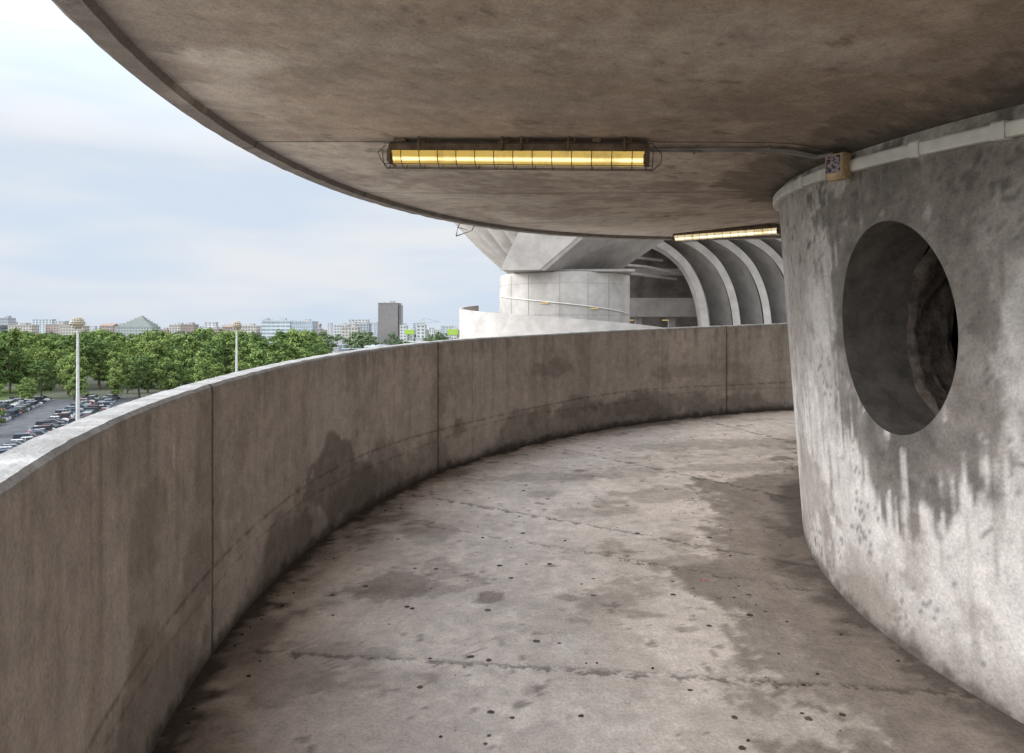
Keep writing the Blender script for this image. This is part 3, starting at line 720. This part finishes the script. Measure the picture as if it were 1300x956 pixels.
cr=(.58,.52,.45); pk=(.52,.42,.36); wt=(.64,.64,.62); gr=(.46,.48,.50); br=(.42,.32,.27)
B('apartment_block',-652,-640,14,Y,gr); B('apartment_block',-650,-610,5,Y,cr); B('apartment_block',-606,-578,6,Y+20,pk); B('apartment_block',-574,-545,4,Y,cr)
B('apartment_block',-690,-655,7,Y,cr)
for i in range(16):
    x=-545+i*20.5; B('apartment_block',x,x+g.uniform(12,20),g.uniform(-3,6),Y+g.uniform(0,60),g.choice([br,pk,cr,br,wt]),roof=g.choice(['flat','gable','flat']))
for k in range(6): B('terraced_building',-487+k*3.4,-441-k*3.6,3+k*2.1,Y-30+k*2.5,(.44,.46,.43),dep=20-k*2)
B('office_tower',-361,-352,13,Y+120,(.38,.44,.52),ww=.85,wh=.7); B('apartment_block',-346,-325,4,Y,cr); B('apartment_block',-318,-300,2,Y,wt)
B('glass_office_building',-296,-262,10,Y-60,(.66,.68,.69),dep=24,fl=4.0,bay=5,ww=.9,wh=.5,winmat=plain('office_glass',(0.25,0.30,0.35),0.3,0.5,.15,.1))
B('glass_office_building',-261,-236,9,Y-60,(.60,.63,.66),dep=24,fl=4.0,bay=2.5,ww=.7,wh=.8,winmat=plain('office_glass_b',(0.29,0.33,0.37),0.3,0.5,.15,.1))
B('apartment_block',-227,-213,8,Y+60,wt); B('apartment_block',-206,-190,7,Y+40,gr); B('apartment_block',-188,-172,10,Y+80,wt); B('apartment_block',-196,-178,2,Y-80,cr)
B('tower_block',-170,-145,33,Y,(.31,.265,.24),dep=22,fl=3.1,bay=3.1,ww=.62,wh=.5)
B('tower_block',-144.4,-141,30,Y+4,(.46,.42,.39),dep=12,fl=3.1,bay=3)
for i in range(12):
    x=-142+i*13; B('apartment_block',x,x+g.uniform(7,12),g.uniform(-5,5),Y+g.uniform(-150,80),g.choice([wt,gr,cr,wt]))
lime=wallmat((.36,.50,.09))
for (x,y,w,h) in ((-90,600,8,4),(-52,600,9,5)):
    o=empty('advertising_hoarding',(x,y,GZ)); box('panel',(0,0,17.5),(w,.5,h),lime,o,0,.05)
    for s in(-1,1): box('leg',(s*w*.35,0,7.2),(.5,.5,14.4),M_pole,o,0,.02)
    box('frame',(0,.6,17.5),(w+.6,.5,h+.6),M_pole,o)
for i in range(30):
    y=g.uniform(300,560); x=y*g.uniform(-.30,-.06); w=g.uniform(6,18)
    B('service_building',x,x+w,g.uniform(-14,-9),y,g.choice([wt,gr,wt,(.3,.33,.36)]),dep=g.uniform(8,14),fl=3,bay=3,roof=g.choice(['flat','none']))
for i in range(90):
    y=g.uniform(1400,2600); x=y*g.uniform(-.80,.0); B('apartment_block',x,x+g.uniform(14,45),g.uniform(-4,22),y,g.choice([(.62,.65,.69),(.65,.62,.62),(.58,.62,.68)]),roof='none',fl=4,bay=7)  # pale bluish walls carry the haze of distance in their colour
wires('tower_crane',[[(-80,620,GZ),(-80,620,10)],[(-86,620,5),(-66,620,7)],[(-80,620,10),(-66,620,7)],[(-80,620,10),(-86,620,5)]],.16,M_roof)

# ---------------------------------------------------------------- sky, sun
W=bpy.data.worlds.new('World'); scene.world=W; W.use_nodes=True; nt=W.node_tree; bg=nt.nodes['Background']
def N(t): return nt.nodes.new(t)
def L(a,b): nt.links.new(a,b)
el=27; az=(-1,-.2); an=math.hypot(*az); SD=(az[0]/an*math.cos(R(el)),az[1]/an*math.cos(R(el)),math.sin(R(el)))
sky=N('ShaderNodeTexSky'); sky.sky_type='NISHITA'; sky.sun_disc=False; sky.sun_elevation=R(el); sky.sun_rotation=math.atan2(az[0],az[1]); sky.air_density=1.0; sky.dust_density=2.0
tc_=N('ShaderNodeTexCoord'); mp=N('ShaderNodeMapping'); mp.inputs['Scale'].default_value=(1,1,5.0); L(tc_.outputs['Generated'],mp.inputs[0])
nz=N('ShaderNodeTexNoise'); nz.inputs['Scale'].default_value=2.1; nz.inputs['Detail'].default_value=3; nz.inputs['Roughness'].default_value=.55; L(mp.outputs[0],nz.inputs['Vector'])
rp=N('ShaderNodeMapRange'); rp.inputs[1].default_value=.40; rp.inputs[2].default_value=.64; L(nz.outputs['Fac'],rp.inputs[0])
cl=N('ShaderNodeMix'); cl.data_type='RGBA'; cl.inputs[6].default_value=(6.2,7.1,8.3,1); cl.inputs[7].default_value=(7.8,8.0,8.3,1); L(rp.outputs[0],cl.inputs[0])
mx=N('ShaderNodeMix'); mx.data_type='RGBA'; mx.inputs[0].default_value=.93; L(sky.outputs[0],mx.inputs[6]); L(cl.outputs[2],mx.inputs[7])
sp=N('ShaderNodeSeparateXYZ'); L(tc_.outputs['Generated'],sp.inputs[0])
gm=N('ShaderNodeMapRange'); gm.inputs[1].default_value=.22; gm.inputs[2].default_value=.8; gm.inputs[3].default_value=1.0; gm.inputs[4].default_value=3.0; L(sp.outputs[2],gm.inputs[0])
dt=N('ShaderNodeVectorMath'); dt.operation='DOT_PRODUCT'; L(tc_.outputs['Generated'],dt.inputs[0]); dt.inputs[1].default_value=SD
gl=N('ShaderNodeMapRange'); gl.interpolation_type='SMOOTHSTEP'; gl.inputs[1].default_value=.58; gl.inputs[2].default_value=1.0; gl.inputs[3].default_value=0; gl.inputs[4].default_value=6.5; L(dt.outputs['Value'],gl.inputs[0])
ad=N('ShaderNodeMath'); ad.operation='ADD'; L(gm.outputs[0],ad.inputs[0]); L(gl.outputs[0],ad.inputs[1])  # overhead gain plus sun-side glow, added outside the view to brighten the interior
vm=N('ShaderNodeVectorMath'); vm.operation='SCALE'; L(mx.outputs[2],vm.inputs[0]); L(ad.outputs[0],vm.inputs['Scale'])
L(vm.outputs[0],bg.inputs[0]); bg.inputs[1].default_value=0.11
sd=bpy.data.lights.new('sun','SUN'); sd.energy=1.1; sd.angle=R(22); sd.color=(1,.94,.86)
so=bpy.data.objects.new('sun',sd); scene.collection.objects.link(so)
so.rotation_euler=(-Vector(SD)).to_track_quat('-Z','Y').to_euler()

# ---------------------------------------------------------------- camera
cam=bpy.data.cameras.new('camera'); co=bpy.data.objects.new('camera',cam); scene.collection.objects.link(co)
cam.sensor_width=36; cam.lens=36*867/1300; cam.shift_y=-60/1300; cam.clip_start=.05; cam.clip_end=40000
co.location=(0,0,0); co.rotation_euler=(R(90),0,0); scene.camera=co
scene.view_settings.view_transform='Standard'; scene.view_settings.look='None'; scene.view_settings.exposure=0
